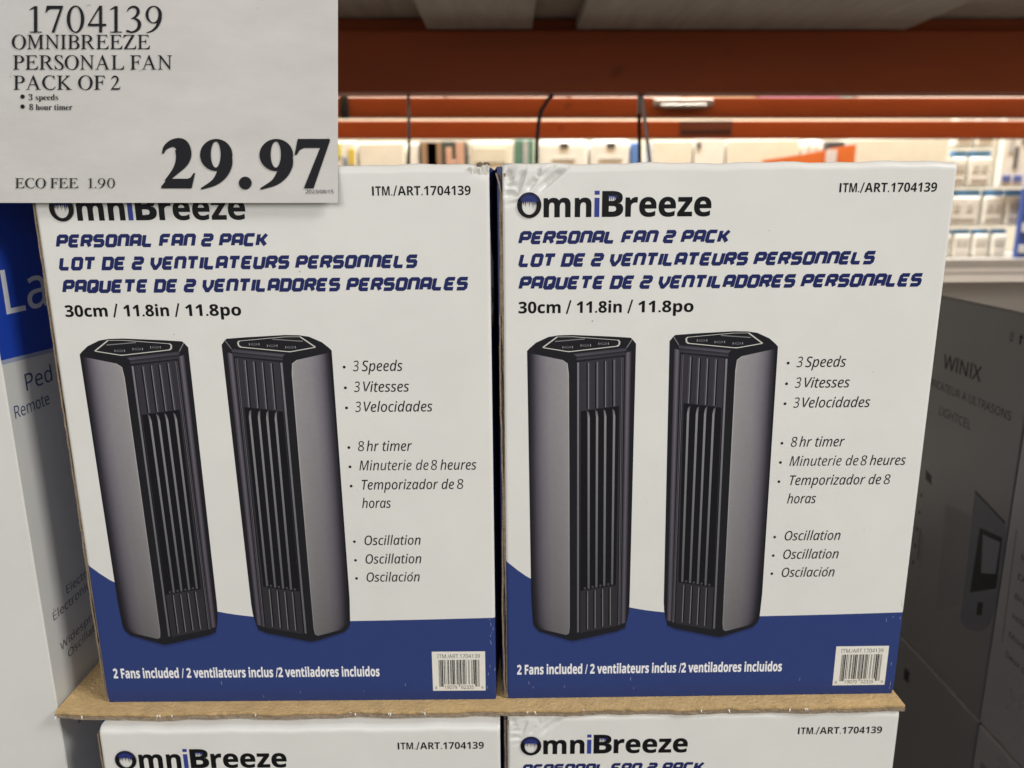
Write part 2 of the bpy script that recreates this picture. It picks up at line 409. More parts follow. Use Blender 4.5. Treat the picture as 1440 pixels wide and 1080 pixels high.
    # soft shadow of the pictured fan on the navy ground
    sh = [(16.8, 54.5), (21.2, 49.2), (33, 45.0), (43, 41.2), (47, 41.8), (73.5, 48.2), (79.2, 51.5)]
    top = [(18.4, 56), (21.9, 51.5), (33.2, 47.6), (42.5, 45.2), (46.7, 45.3), (73.1, 51.2), (78.6, 54)]
    V = sh + top; n = len(sh)
    K.faces(V, [(i, i + 1, n + i + 1, n + i) for i in range(n - 1)], [BLUE] * n + [col(30, 38, 70)] * n, 3 + 1)
    return K

def upca(d):
    Lc = ['0001101', '0011001', '0010011', '0111101', '0100011', '0110001', '0101111', '0111011', '0110111', '0001011']
    s = '101' + ''.join(Lc[int(c)] for c in d[:6]) + '01010'
    return s + ''.join(''.join('1' if b == '0' else '0' for b in Lc[int(c)]) for c in d[6:]) + '101'

def side_bulge(y): return .0030 * math.sin(math.pi * min(1, max(0, y / DEP))) if y > 0 else 0
def fan_carton(loc, rz, kind, label):
    relief = make_relief(kind)
    root = thing('fan_box', loc, label, 'box', 'personal fan cartons stacked in two layers', rz)
    def place(u, v, l): return (u, relief(u, v) - l, v)
    V, F = carton_front(relief)
    link('front_panel', mesh('front_panel', V, F, True), root, M_WHITE)
    # body behind the printed face
    Vb = []; Fb = []; ny = 12
    for i in range(ny + 1):
        y = .0095 + (DEP - .0095) * i / ny; g = side_bulge(y)
        Vb += [(-.0026 - g, y, .0004), (W - .0006 + g, y, .0004), (W - .0006 + g, y, H - .0012), (-.0026 - g, y, H - .0012)]
    for i in range(ny):
        for q in range(4): Fb.append((i * 4 + q, i * 4 + (q + 1) % 4, i * 4 + 4 + (q + 1) % 4, i * 4 + 4 + q))
    Fb += [(3, 2, 1, 0), (ny * 4, ny * 4 + 1, ny * 4 + 2, ny * 4 + 3)]
    link('carton_body', mesh('carton_body', Vb, Fb), root, M_SIDE)
    K = Ink()
    K.poly([(0.004, .262), (0.030, .262), (0.030, .292), (0.013, .300), (0.004, .315)], WHT, 14)
    K.poly([(0.004, .255), (0.030, .255), (0.030, .262), (0.004, .262)], col(160, 140, 118), 14)
    K.poly([(0.010, .268), (0.026, .268), (0.026, .276), (0.010, .279)], col(120, 118, 112), 18)
    K.build('side_print', root, lambda u, v, l: (W - 0.0006 + l + .0003 + side_bulge(u), u, v))
    # raw corrugated edge beside the printed face
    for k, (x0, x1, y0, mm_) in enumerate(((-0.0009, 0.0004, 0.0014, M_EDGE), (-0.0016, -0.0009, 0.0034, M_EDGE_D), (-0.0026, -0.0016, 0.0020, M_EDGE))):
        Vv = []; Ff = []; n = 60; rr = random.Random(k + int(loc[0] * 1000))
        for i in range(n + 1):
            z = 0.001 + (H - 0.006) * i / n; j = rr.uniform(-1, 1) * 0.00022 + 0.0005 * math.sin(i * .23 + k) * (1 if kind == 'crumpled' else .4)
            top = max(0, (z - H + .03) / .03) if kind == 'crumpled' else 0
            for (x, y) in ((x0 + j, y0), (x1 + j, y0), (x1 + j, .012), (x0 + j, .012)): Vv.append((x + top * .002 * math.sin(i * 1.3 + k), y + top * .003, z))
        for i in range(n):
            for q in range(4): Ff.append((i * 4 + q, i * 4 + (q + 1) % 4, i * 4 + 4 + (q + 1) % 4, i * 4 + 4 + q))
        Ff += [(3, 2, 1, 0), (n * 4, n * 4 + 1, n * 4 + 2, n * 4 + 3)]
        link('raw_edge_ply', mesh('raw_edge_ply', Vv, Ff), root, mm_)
    # navy ground
    K = Ink(); cols_ = [0, .0004, .0008, .0012, .0017] + [.0017 + i * (W - .0034) / 46 for i in range(1, 46)] + [W - .0017, W - .0012, W - .0008, W - .0004, W]; zr = [0.0, .001, .002, .004, .006, .008, .010, .012]
    V = []; KK = []; F = []
    for u in cols_:
        wv = wave(u); zz = zr + [.012 + (wv - .012) * i / 6 for i in range(1, 7)]
        for z in zz: V.append((u, z)); KK.append(BLUE)
    n = len(zr) + 6
    for i in range(len(cols_) - 1):
        for j in range(n - 1): F.append((i * n + j, (i + 1) * n + j, (i + 1) * n + j + 1, i * n + j + 1))
    K.faces(V, F, KK, 2); K.build('navy_ground', root, place)
    # brand lettering
    K = Ink(); n = 36; Vo = []; Fo = []
    cx, cz = .01535, .3267
    for i in range(n):
        a = 2 * math.pi * i / n
        Vo.append((cx + .00705 * math.cos(a), cz + .0073 * math.sin(a))); Vo.append((cx + .0042 * math.cos(a), cz - .0004 + .0050 * math.sin(a)))
    for i in range(n): j = (i + 1) % n; Fo.append((2 * i, 2 * j, 2 * j + 1, 2 * i + 1))
    ko = []
    for i in range(n): ko += [BLK, BLK if math.sin(2 * math.pi * i / n) < .35 else col(40, 48, 104)]
    K.faces(Vo, Fo, ko, 70)
    for i, (dx, ln) in enumerate(((-.0033, .0035), (-.0022, .0058), (-.0011, .0048), (0, .0066), (.0011, .0052), (.0022, .0068), (.0033, .0040))):
        yt = cz - .0003 + .0056 * math.sqrt(max(0, 1 - (dx / .0044) ** 2))
        K.poly([(cx + dx - .00058, yt - .0004), (cx + dx, yt - ln), (cx + dx + .00058, yt - .0004)], [col(44, 54, 116), BLK, col(44, 54, 116)], 76)
    cap_pts = [(cx + .0043 * math.cos(a), cz - .0003 + .0055 * math.sin(a)) for a in [math.radians(25 + 130 * i / 12) for i in range(13)]]
    K.poly(cap_pts, col(42, 52, 112), 73)
    K.fit('mn', 'bold', .0237, .0516, .3197, .3308, BLK, offset=.012)
    K.rect(.0533, .3197, .0562, .3306, col(50, 62, 132)); K.rect(.0533, .3323, .0562, .3346, col(50, 62, 132))
    K.fit('B', 'bold', .0577, .0701, .3197, .3344, BLK, offset=.014)
    for i in range(5): K.poly([(.0611 + i * .00115, .3318), (.06155 + i * .00115, .3287 - .0004 * (i % 2)), (.0621 + i * .00115, .3318)], [col(44, 54, 116), BLK, col(44, 54, 116)], 14)
    K.fit('reeze', 'bold', .0713, .1215, .3195, .3309, BLK, offset=.012)
    K.build('brand_lettering', root, place)
    # titles
    K = Ink()
    K.display('PERSONAL FAN 2 PACK', .0088, .1336, .3043, .0077, NAVY)
    K.display('LOT DE 2 VENTILATEURS PERSONNELS', .0088, .2205, .2910, .0080, NAVY)
    K.display('PAQUETE DE 2 VENTILADORES PERSONALES', .0088, .2500, .2776, .0081, NAVY)
    K.build('title_lettering', root, place)
    K = Ink()
    for t, a, b in (('30cm', .0088, .0341), ('11.8in', .0437, .0708), ('11.8po', .0806, .1139)): K.text(t, 'bold', a, b, .2636, .0069, BLK, offset=.008)
    for a in (.0377, .0746): K.line((a, .2630), (a + .0024, .2712), .0010, BLK)
    K.build('size_lettering', root, place)
    K = Ink(); K.text('TM.', 'bold', .1975, .2072, .3327, .0052, BLK); K.text('ART.1704139', 'bold', .2103, .2524, .3327, .0052, BLK)
    K.rect(.1955, .3327, .1966, .3379, BLK); K.line((.2080, .3323), (.2097, .3382), .0007, BLK); K.build('item_number', root, place)
    K = Ink(); cp = .0065; bk = col(22, 22, 27)
    for d, t, u0, u1, u2, b in (('3', 'Speeds', .1788, .1842, .2090, .2290), ('3', 'Vitesses', .1788, .1845, .2125, .2160), ('3', 'Velocidades', .1788, .1842, .2264, .2033)):
        K.text(d, 'sans', u0, u0 + .0036, b, cp, bk, shear=.16); K.text(t, 'italic', u1, u2, b, cp, bk, offset=.005)
        K.disc(.1735, b + .0026, .0009, bk)
    K.text('8', 'sans', .1792, .1830, .1779, cp, bk, shear=.12); K.text('hr timer', 'italic', .1845, .2129, .1779, cp, bk, offset=.005); K.disc(.1735, .1803, .0009, bk)
    K.text('Minuterie de', 'italic', .1793, .2228, .1652, cp, bk); K.text('8', 'sans', .2243, .2281, .1652, cp, bk, shear=.12); K.text('heures', 'italic', .2301, .2528, .1652, cp, bk, offset=.005); K.disc(.1735, .1676, .0009, bk)
    K.text('Temporizador de', 'italic', .1803, .2385, .1524, cp, bk, offset=.005); K.text('8', 'sans', .2403, .2443, .1524, cp, bk, shear=.12); K.disc(.1735, .1548, .0009, bk)
    K.text('horas', 'italic', .1797, .1981, .1400, cp, bk, offset=.005)
    for b, t in ((.1145, 'Oscillation'), (.1015, 'Oscillation'), (.0887, 'Oscilacion')):
        K.text(t, 'italic', .18, .2161 if t[-2] == 'o' and b > .09 else .2146, b, cp, bk, offset=.005); K.disc(.1735, b + .0024, .0009, bk)
    K.line((.2093, .0941), (.2103, .0953), .0006, bk)
    K.build('feature_list', root, place)
    fan = fan_print()
    fan.build('fan_picture', root, place, warp=lambda u, v: (u / 1000, v / 1000))
    # its mirror image beside it
    fan2 = fan_print(); fan2.F = [f[::-1] for f in fan2.F]
    fan2.build('fan_picture', root, place, warp=lambda u, v: ((180.3 + 4.8 * (245 - v) / 200 - u) / 1000, (v + 1.4) / 1000))
    K = Ink(); K.text('2 Fans included / 2 ventilateurs inclus /2 ventiladores incluidos', 'bold', .0066, .1852, .0192, .0072, col(222, 222, 224), offset=.014); K.build('contents_line', root, place)
    K = Ink(); zz = [.0076, .0084, .0092, .0102, .0112, .0122, .0373]
    K.faces([(u, z) for z in zz for u in (.2207, .2562)], [(2 * i, 2 * i + 1, 2 * i + 3, 2 * i + 2) for i in range(6)], WHT, 10); lab = K.build('barcode_label', root, place)
    K = Ink(); bits = upca('819079023359'); mw = .0272 / 95; x0 = .2250; i = 0
    while i < 95:
        if bits[i] == '1':
            j = i
            while j < 95 and bits[j] == '1': j += 1
            g = i < 10 or i > 84 or 45 <= i < 50
            K.rect(x0 + i * mw, .0108 if g else .0125, x0 + j * mw, .0311, BLK, 14); i = j
        else: i += 1
    K.build('bars', lab, place)
    K = Ink(); K.text('ITM./ART.1704139', 'sans', .2243, .2527, .0324, .0029, col(60, 58, 58), 14)
    K.text('8', 'sans', .2222, .2234, .0091, .0019, BLK, 14); K.text('19079', 'sans', .2285, .2370, .0090, .0027, BLK, 14)
    K.text('02335', 'sans', .2398, .2483, .0090, .0027, BLK, 14); K.text('9', 'sans', .2534, .2546, .0091, .0019, BLK, 14)
    tag(K.build('label_digits', lab, place), kind='stuff')
    # wear: scuffs along edges and corners
    K = Ink(); rr = random.Random(int(loc[0] * 999) + int(loc[2] * 77) + 5)
    for i in range(16):
        u = W - abs(rr.gauss(0, .004)) - .0015 if rr.random() < .6 else rr.uniform(.01, W); v = rr.uniform(.004, .07) if u > W - .02 else rr.uniform(.003, .014)
        K.line((u, v), (u + rr.uniform(-.0004, .0004), v + rr.uniform(.0008, .003)), .00018, col(170, 172, 186), 8)
    for i in range(7):
        u, v = rr.uniform(.02, W - .02), rr.uniform(.10, .33)
        K.disc(u, v, rr.uniform(.0002, .0005), col(150, 144, 134), 8, 7)
    tag(K.build('scuff_marks', root, place), kind='stuff')
    if kind == 'torn':
        Vv = []; Ff = []; rr = random.Random(12); n = 14
        for i in range(n):
            t = i / (n - 1); u = W - .012 + .0125 * t
            Vv.append((u, -.0006 - .0012 * rr.random(), H - .001 - .0018 * rr.random() + .002 * max(0, t - .5)))
            Vv.append((u + .0008 * rr.uniform(-1, 1), .0002 + .0012 * math.sin(t * 3), H - .004 - .0035 * math.sin(t * 3.0) - .0016 * rr.random()))
        for i in range(n - 1): Ff.append((2 * i, 2 * i + 1, 2 * i + 3, 2 * i + 2))
        tf = link('torn_flap', mesh('torn_flap', Vv, Ff), root, M_TORN)
        sm = tf.modifiers.new('thickness', 'SOLIDIFY'); sm.thickness = 0.0005
        Vv = []; Ff = []
        for i in range(9):
            t = i / 8; Vv.append((W - .007 + .0075 * t, .0005 + .002 * rr.random(), H - .0005 + .0018 * rr.random())); Vv.append((W - .007 + .0072 * t, .0035, H - .003))
        for i in range(8): Ff.append((2 * i, 2 * i + 1, 2 * i + 3, 2 * i + 2))
        tf = link('torn_core', mesh('torn_core', Vv, Ff), root, M_EDGE)
        sm = tf.modifiers.new('thickness', 'SOLIDIFY'); sm.thickness = 0.0006
    return root

fan_carton((-.00765 - W, 0.0005, 0.0), -0.0044, 'torn', 'white and navy fan carton with torn top corner, on cardboard pad beside blue-and-white box')
fan_carton((0.0, 0.0, 0.0), 0.0043, 'crumpled', 'white and navy fan carton with heavily creased top corner, standing on cardboard pad')
fan_carton((-.2682, -0.0185, -0.0058 - H), -0.002, 'plain', 'white fan carton under the pad, right below the carton with torn corner')
fan_carton((0.0002, -0.0100, -0.0050 - H), 0.004, 'slightly_crumpled', 'white fan carton under the pad, right below the carton with creased corner')

# ------------------------------------------------------------------ cardboard pad between the layers
def pad():
    V = []; F = []; n = 120; rr = random.Random(4)
    x0, x1 = -.302, .2655
    for i in range(n + 1):
        t = i / n; x = x0 + (x1 - x0) * t
        j = rr.uniform(-1, 1) * .0004 + .0006 * math.sin(t * 40) + .0004 * math.sin(t * 91)
        yf = -.0108 + .003 * math.exp(-((t - 0) / .02) ** 2) + j
        sag = -.0009 * (1 - math.cos(t * 25)) * .3
        V += [(x, yf, -.0002), (x, yf + .0007 + .0007 * rr.random(), -.0046 + sag), (x, .20, -.0046), (x, .20, -.0002)]
    for i in range(n):
        for q in range(4): F.append((i * 4 + q, i * 4 + (q + 1) % 4, i * 4 + 4 + (q + 1) % 4, i * 4 + 4 + q))
    F += [(3, 2, 1, 0), (n * 4, n * 4 + 1, n * 4 + 2, n * 4 + 3)]
    root = thing('cardboard_pad', (0, 0, 0), 'brown corrugated cardboard pad sandwiched between the two layers of fan cartons', 'cardboard')
    link('sheet', mesh('sheet', V, F), root, M_KRAFT)
    V = []; F = []
    for i in range(n + 1):
        a = i / n; x = x0 + (x1 - x0) * a
        yf = -.0108 + .003 * math.exp(-(a / .02) ** 2) + .0006 * math.sin(a * 40) + .0004 * math.sin(a * 91) - .0004
        V += [(x, yf - .0004 * rr.random(), -.0014 - .0006 * rr.random()), (x, yf + .0004 * rr.random(), -.0044 - .0006 * rr.random())]
    for i in range(n): F.append((2 * i, 2 * i + 1, 2 * i + 3, 2 * i + 2))
    e = link('torn_front_edge', mesh('torn_front_edge', V, F), root, M_EDGE)
    V = []; F = []
    for i in range(26):                     # loose paper fibres along the cut
        x = rr.uniform(x0, x1); h = rr.uniform(.0008, .0028); yy = -.0118
        k = len(V); V += [(x - .0006, yy, -.0006), (x + .0006, yy, -.0006), (x + rr.uniform(-.001, .001), yy - .0008, -.0006 + (h if rr.random() < .5 else -h))]; F.append((k, k + 1, k + 2))
    tag(link('paper_fibres', mesh('paper_fibres', V, F), root, M_TORN), kind='stuff')
pad()

# ------------------------------------------------------------------ price sign leaning on the top edge of the torn carton
DC = 0.4386; PX = DC / 1081.0
sign = thing('price_sign', (0, 0, 0), 'white paper price sign printed 29.97, hung against a fan carton', 'sign')
so = CAM + fwd * DC + right * (-720 * PX) + up * (540 * PX)      # the card's printed origin
sm = Matrix((right, -fwd, up)).transposed().to_4x4(); sm.translation = so
sign.matrix_world = sm
V = []; F = []; nx, nz = 40, 26; x0, x1, z0, z1 = -34, 475, -285, 46
for j in range(nz + 1):
    for i in range(nx + 1):
        x = x0 + (x1 - x0) * i / nx; z = z0 + (z1 - z0) * j / nz
        V.append((x * PX, -.0003 + .00012 * math.sin(x * .021) * math.sin(z * .03), z * PX))
for j in range(nz):
    for i in range(nx): a = j * (nx + 1) + i; F.append((a, a + nx + 1, a + nx + 2, a + 1))
cardo = link('card', mesh('card', V, F), sign, M_PAPER)
md = cardo.modifiers.new('thickness', 'SOLIDIFY'); md.thickness = .0003; md.offset = -1
K = Ink(); sk = col(26, 26, 30)
def sp(u, v, l): return (u * PX, .0002 + l, v * PX)
def stext(t, sty, u0, u1, base, top, **k): K.text(t, sty, u0, u1, -base, base - top, sk, **k)
def smooth_path(P, n=5):
    out = []
    for i in range(len(P) - 1):
        p0, p1, p2, p3 = P[max(0, i - 1)], P[i], P[i + 1], P[min(len(P) - 1, i + 2)]
        for k in range(n):
            t = k / n
            out.append(tuple(.5 * (2 * p1[c] + (p2[c] - p0[c]) * t + (2 * p0[c] - 5 * p1[c] + 4 * p2[c] - p3[c]) * t * t + (3 * p1[c] - p0[c] - 3 * p2[c] + p3[c]) * t ** 3) for c in range(3)))
    return out + [P[-1]]
def vstroke(P):
    Q = smooth_path(P) if len(P) > 2 else P; L = []; R = []
    for i, q in enumerate(Q):
        a = Q[max(0, i - 1)]; b = Q[min(len(Q) - 1, i + 1)]; dx, dy = b[0] - a[0], b[1] - a[1]; n = math.hypot(dx, dy) or 1
        L.append((q[0] - dy / n * q[2] / 2, q[1] + dx / n * q[2] / 2)); R.append((q[0] + dy / n * q[2] / 2, q[1] - dx / n * q[2] / 2))
    m_ = len(Q)
    return L + R, [(i, i + m_, i + m_ + 1, i + 1) for i in range(m_ - 1)]
def oring(cx, cy, rx, ry, ix, iy, dcx=0, dcy=0, n=32):
    V = []
    for i in range(n):
        a = 2 * math.pi * i / n; V += [(cx + rx * math.cos(a), cy + ry * math.sin(a)), (cx + dcx + ix * math.cos(a), cy + dcy + iy * math.sin(a))]
    return V, [(2 * i, 2 * ((i + 1) % n), 2 * ((i + 1) % n) + 1, 2 * i + 1) for i in range(n)]
def pg(P): return P, [tuple(range(len(P)))]
SER = {'1': (.44, lambda: [vstroke([(.22, .02, .115), (.22, .985, .115)]), vstroke([(.0, .017, .034), (.44, .017, .034)]), vstroke([(.25, .965, .05), (.13, .92, .05), (.0, .85, .02)])]),
 '7': (.66, lambda: [pg([(.06, 1), (.66, 1), (.66, .97), (.34, 0), (.24, 0), (.55, .885), (.19, .885), (.11, .85), (.045, .74), (.015, .75)])]),
 '0': (.66, lambda: [oring(.33, .5, .32, .51, .20, .465)]),
 '4': (.68, lambda: [vstroke([(.43, .97, .05), (.04, .32, .05)]), vstroke([(.0, .285, .085), (.67, .285, .085)]), vstroke([(.465, 0, .105), (.465, 1, .105)])]),
 '3': (.60, lambda: [vstroke([(.06, .78, .02), (.13, .90, .05), (.27, .965, .07), (.41, .92, .10), (.47, .79, .115), (.42, .65, .09), (.29, .55, .045), (.21, .525, .03)]), vstroke([(.25, .54, .03), (.41, .49, .09), (.51, .36, .125), (.49, .18, .115), (.37, .06, .08), (.22, .015, .06), (.10, .05, .08), (.03, .06, .07)])]),
 '9': (.64, lambda: [oring(.31, .67, .30, .33, .185, .29, -.01, .0), vstroke([(.55, .66, .115), (.53, .46, .12), (.42, .22, .10), (.24, .06, .06), (.04, -.005, .02)])]),
 '2': (.66, lambda: [vstroke([(.03, .72, .02), (.10, .86, .06), (.24, .95, .10), (.38, .91, .12), (.455, .76, .125), (.42, .58, .11), (.28, .35, .07), (.06, .06, .05)]), pg([(0, 0), (.57, 0), (.65, .22), (.62, .225), (.57, .13), (.50, .105), (.10, .105), (.0, .03)])]),
 '.': (.14, lambda: [oring(.07, .06, .065, .065, .005, .005)]),
 'A': (1.02, lambda: [vstroke([(.12, 0, .05), (.49, .98, .05)]), pg([(.47, 1.02), (.52, 1.02), (.91, 0), (.76, 0), (.43, .86)]), vstroke([(.24, .36, .05), (.70, .36, .05)]), vstroke([(0, .015, .03), (.27, .015, .03)]), vstroke([(.64, .015, .03), (1.02, .015, .03)])])}
BIG = {'2': (.69, lambda: [vstroke([(.03, .70, .03), (.09, .83, .09), (.24, .915, .16), (.40, .87, .29), (.455, .70, .32), (.42, .54, .27), (.30, .36, .15), (.09, .14, .06)]), pg([(0, 0), (.62, 0), (.69, .31), (.66, .31), (.60, .22), (.54, .195), (.13, .195), (.0, .04)])]),
 '9': (.66, lambda: [oring(.33, .675, .33, .325, .10, .265, -.01, .01), vstroke([(.548, .64, .215), (.53, .47, .245), (.44, .28, .22), (.29, .12, .13), (.02, -.01, .03)])]),
 '7': (.69, lambda: [pg([(.06, 1), (.69, 1), (.69, .96), (.37, 0), (.18, 0), (.50, .82), (.18, .82), (.10, .78), (.035, .67), (0, .68)])])}
def run(t, u0, u1, base, top, table=SER, gap=.075):
    x = 0; items = []
    for ch in t:
        if ch == ' ': x += .33; continue
        if ch in table: wd, f = table[ch]; gl = f()
        else:
            V, F = raw_text(ch, 'serif', 0, -.27); cp_ = cap_of('serif', 0, -.27); a = min(v[0] for v in V); wd = (max(v[0] for v in V) - a) / cp_
            gl = [([((v[0] - a) / cp_, v[1] / cp_) for v in V], F)]
        for j, (V, F) in enumerate(gl): items.append(([(x + v[0], v[1]) for v in V], F, j))
        x += wd + gap
    k = (u1 - u0) / (x - gap)
    for V, F, j in items: K.faces([(u0 + v[0] * k, -base + v[1] * (base - top)) for v in V], F, sk, 10 + 2 * j)
run('1704139', 42, 229, 46, 8.3, gap=.13); K.build('item_number', sign, sp, M_SIGNINK)
for t, a, b, c_, d_ in (('OMNIBREEZE', 17, 211, 69.3, 49.2), ('PERSONAL FAN', 18.5, 242, 98, 78), ('PACK OF 2', 19, 170, 126.3, 106.5)):
    K = Ink(); run(t, a, b, c_, d_); K.build('product_lettering', sign, sp, M_SIGNINK)
for t, a, b, c_ in (('3 speeds', 40.5, 82, 141), ('8 hour timer', 41.5, 102, 155)):
    K = Ink(); K.disc(32, -c_ + 5, 3.0, sk); stext(t, 'serifbold', a, b, c_, c_ - 8.2, offset=-.006); K.build('bullet_line', sign, sp, M_SIGNINK)
K = Ink(); run('29', 227, 327, 265, 195.5, BIG, .10); K.disc(345, -257.5, 9, sk, n=24); run('97', 365, 464, 265, 195.5, BIG, .03); K.build('price_digits', sign, sp, M_SIGNINK)
K = Ink(); run('ECO FEE', 21.5, 110, 264.7, 250.7); run('1.90', 124, 162, 264.7, 250.7, gap=.12); K.build('eco_fee_line', sign, sp, M_SIGNINK)
K = Ink(); stext('2023/08/15', 'sans', 430, 469, 272, 267); K.build('date_line', sign, sp, M_SIGNINK)
for x in (40, 420):                         # wire hooks that carry the card from the pallet above
    link('wire_hook', tube_mesh('wire_hook', [(x * PX, .0012, 36 * PX), (x * PX, .0012, 50 * PX), (x * PX, -.004, 56 * PX), (x * PX, -.30, .20)], .0007, 6), sign, M_STEEL)

# ------------------------------------------------------------------ tall pedestal fan box on one side
pb = thing('pedestal_fan_box', (-.305, 0, -.52), 'tall blue and white box standing next to the torn fan carton', 'box')
link('carton_body', box_mesh('carton_body', (-.28, 0, 0), (0, .40, 1.10), .0008, 1), pb, M_PWHITE)
def side(u, v, l): return (l, u, v + .52)
K = Ink(); bl = col(30, 64, 165); b2 = col(30, 64, 152)
K.poly([(0.0005, .2372), (.06, .2345), (.16, .228), (.3995, .215), (.3995, .578), (.0005, .578)], bl, 10)
K.poly([(0.0005, .2345), (.06, .2318), (.16, .2253), (.3995, .2123), (.3995, .2150), (.16, .228), (.06, .2345), (.0005, .2372)], col(150, 158, 180), 10)
K.build('blue_band', pb, side)
K = Ink(); K.poly([(-.2795, .2372), (-.0005, .2372), (-.0005, .578), (-.2795, .578)], bl, 10); K.build('blue_band', pb, lambda u, v, l: (u, -l, v + .52))
K = Ink(); lw = col(205, 208, 214)
K.text('La', 'sans', .0125, .0560, .2637, .0268, lw, 14, offset=.004); K.build('brand_lettering', pb, side)
K = Ink(); nk = col(58, 70, 112)
gk = col(84, 84, 90)
for t, a, b, z, c_, k_ in (('Ped', .0200, .0490, .2135, .0108, nk), ('Remote', .0050, .0420, .1992, .0080, nk), ('Electronic', .0290, .0740, .0660, .0062, gk), ('Electronique', .0105, .0700, .0562, .0062, gk), ('Widespread', .0130, .0700, .0320, .0058, gk), ('Oscillation', .0200, .0700, .0222, .0058, gk), ('Electro', .020, .052, -.030, .0058, gk)):
    K = Ink(); K.text(t, 'sans', a, b, z, c_, k_, 14)
    if t == 'Electronique': K.line((.0118, .0634), (.0128, .0645), .0006, gk, 14)
    K.build('feature_line', pb, side)

# ------------------------------------------------------------------ charcoal humidifier cartons on the other side
HX = .50
def hbox(y0, y1, z0, z1, mm_, label, dx=0.0):
    t = thing('humidifier_box', (HX + dx, y0, z0), label, 'box', 'charcoal humidifier cartons')
    link('carton_body', box_mesh('carton_body', (0, 0.0006, 0), (.30, y1 - y0 - .0006, z1 - z0), .0016, 2), t, mm_)
    link('lid_flaps', box_mesh('lid_flaps', (.001, .0015, z1 - z0 - .0003), (.299, y1 - y0 - .0015, z1 - z0 + .0012), .0004, 1), t, M_GREYTOP)
    return t
def hside(t, dx=0.0):
    y0, z0 = t.location.y, t.location.z
    return lambda u, v, l: (-l, u - y0, v - z0)
hk = col(14, 14, 15)
def htext(K, t, ya, yb, base, cap, c=hk, sty='sans', **k):           # reads towards the camera: from ya (far) to yb (near)
    V, F = raw_text(t.replace('I', 'l'), sty, k.get('offset', 0), 0)
    x0 = min(v[0] for v in V); x1 = max(v[0] for v in V); ky = cap / cap_of(sty, k.get('offset', 0), 0)
    K.faces([(ya + (v[0] - x0) / (x1 - x0) * (yb - ya), base + v[1] * ky) for v in V], [f[::-1] for f in F], c, 12)
hb = hbox(.2515, .56, -.2105, .2198, M_GREYBOX, 'dark grey carton printed with a humidifier picture and product name')
pl = hside(hb)
K = Ink(); htext(K, 'WINIX', .3990, .3270, .1405, .0160, offset=.012); K.build('brand_lettering', hb, pl)
K = Ink(); htext(K, 'HUMIDIFICATEUR À ULTRASONS', .4620, .2715, .1140, .0090)
K.build('product_lettering', hb, pl)
K = Ink(); htext(K, 'LIGHTCEL', .3950, .3330, .0860, .0100, col(30, 30, 31)); K.build('feature_name', hb, pl)
K = Ink(); dk = col(82, 83, 88); d2 = col(26, 26, 29); d3 = col(92, 93, 98)
K.poly([(.3109, .0245), (.300, .0205), (.285, .0165), (.2565, .0110), (.2527, .0000), (.2527, -.075), (.2540, -.0900), (.2580, -.1030), (.2650, -.1130), (.2760, -.1210), (.2900, -.1270), (.2985, -.1280), (.3060, -.1240), (.3075, -.05), (.3100, -.008)], dk, 10)
K.line((.3109, .0245), (.2570, .0115), .0022, d2, 14)
K.poly([(.2945, -.0100), (.2575, -.0050), (.2555, -.0600), (.2955, -.0860)], d2, 14)
K.poly([(.2880, -.0150), (.2600, -.0110), (.2600, -.0460), (.2820, -.0560)], d3, 18)
K.poly([(.2805, -.0890), (.2720, -.0850), (.2715, -.1000), (.2800, -.1040)], d2, 14)
K.poly([(.3600, -.010), (.312, -.004), (.309, -.110), (.352, -.140)], col(98, 96, 97), 8)
K.build('humidifier_picture', hb, pl)
K = Ink(); K.poly([(.4077, .0144), (.3940, .0110), (.3920, .0000), (.4060, .0030)], d2, 10); K.build('printed_square', hb, pl)
for i in range(5): K = Ink(); K.rect(.412, -.022 - .022 * i, .4085, -.017 - .022 * i, d2, 10); K.build('printed_tick', hb, pl)
K = Ink(); K.line((.4030, -.060), (.4010, -.100), .002, d2, 10); K.build('printed_rule', hb, pl)
K = Ink(); K.line((.396, -.066), (.3945, -.106), .0007, d2, 10); K.build('printed_rule', hb, pl)
K = Ink(); K.line((.2895, .2005), (.2895, .1915), .0012, hk, 10); K.line((.2860, .2008), (.2860, .1918), .0012, hk, 10); K.line((.2895, .1912), (.2850, .1916), .0008, hk, 14); K.build('handling_mark', hb, pl)
K = Ink(); K.poly([(.2740, .2010), (.2700, .1965), (.2770, .1965)], hk, 10); K.rect(.2755, .1905, .2728, .1965, hk, 10); K.build('arrow_mark', hb, pl)
hn = hbox(-.06, .2490, -.2105, .2198, M_GREYBOX2, 'lighter grey carton printed with a list of features, beside the picture carton', -.0015)
pn = hside(hn)
K = Ink(); K.line((.2372, .0130), (.2330, -.1080), .0008, d2, 10)
K.build('printed_rule', hn, pn)
for b, t in ((-.012, 'Minuterie'), (-.033, 'Demi'), (-.054, 'Brume'), (-.075, 'Veilleuse'), (-.096, 'Modes'), (-.118, 'Deux (2)')): K = Ink(); htext(K, t, .2250, .1900, b, .0058); K.build('feature_line', hn, pn)
hl = hbox(.2515, .56, -.52, -.2145, M_GREYBOX, 'dark grey carton at the bottom, under the humidifier picture carton')
p2 = hside(hl)
K = Ink(); K.rect(.400, -.262, .388, -.246, d2, 10); K.build('printed_square', hl, p2)

hm = hbox(-.06, .2490, -.52, -.2145, M_GREYBOX2, 'lighter grey carton with a barcode, under the carton listing features', -.0015)
p3 = hside(hm); K = Ink(); rr = random.Random(9); y = .236
while y > .200:
    wd = rr.choice((.0008, .0012, .002)); K.rect(y - wd, -.282, y, -.250, d2, 10); y -= wd + rr.choice((.001, .0016))
K.build('barcode', hm, p3)

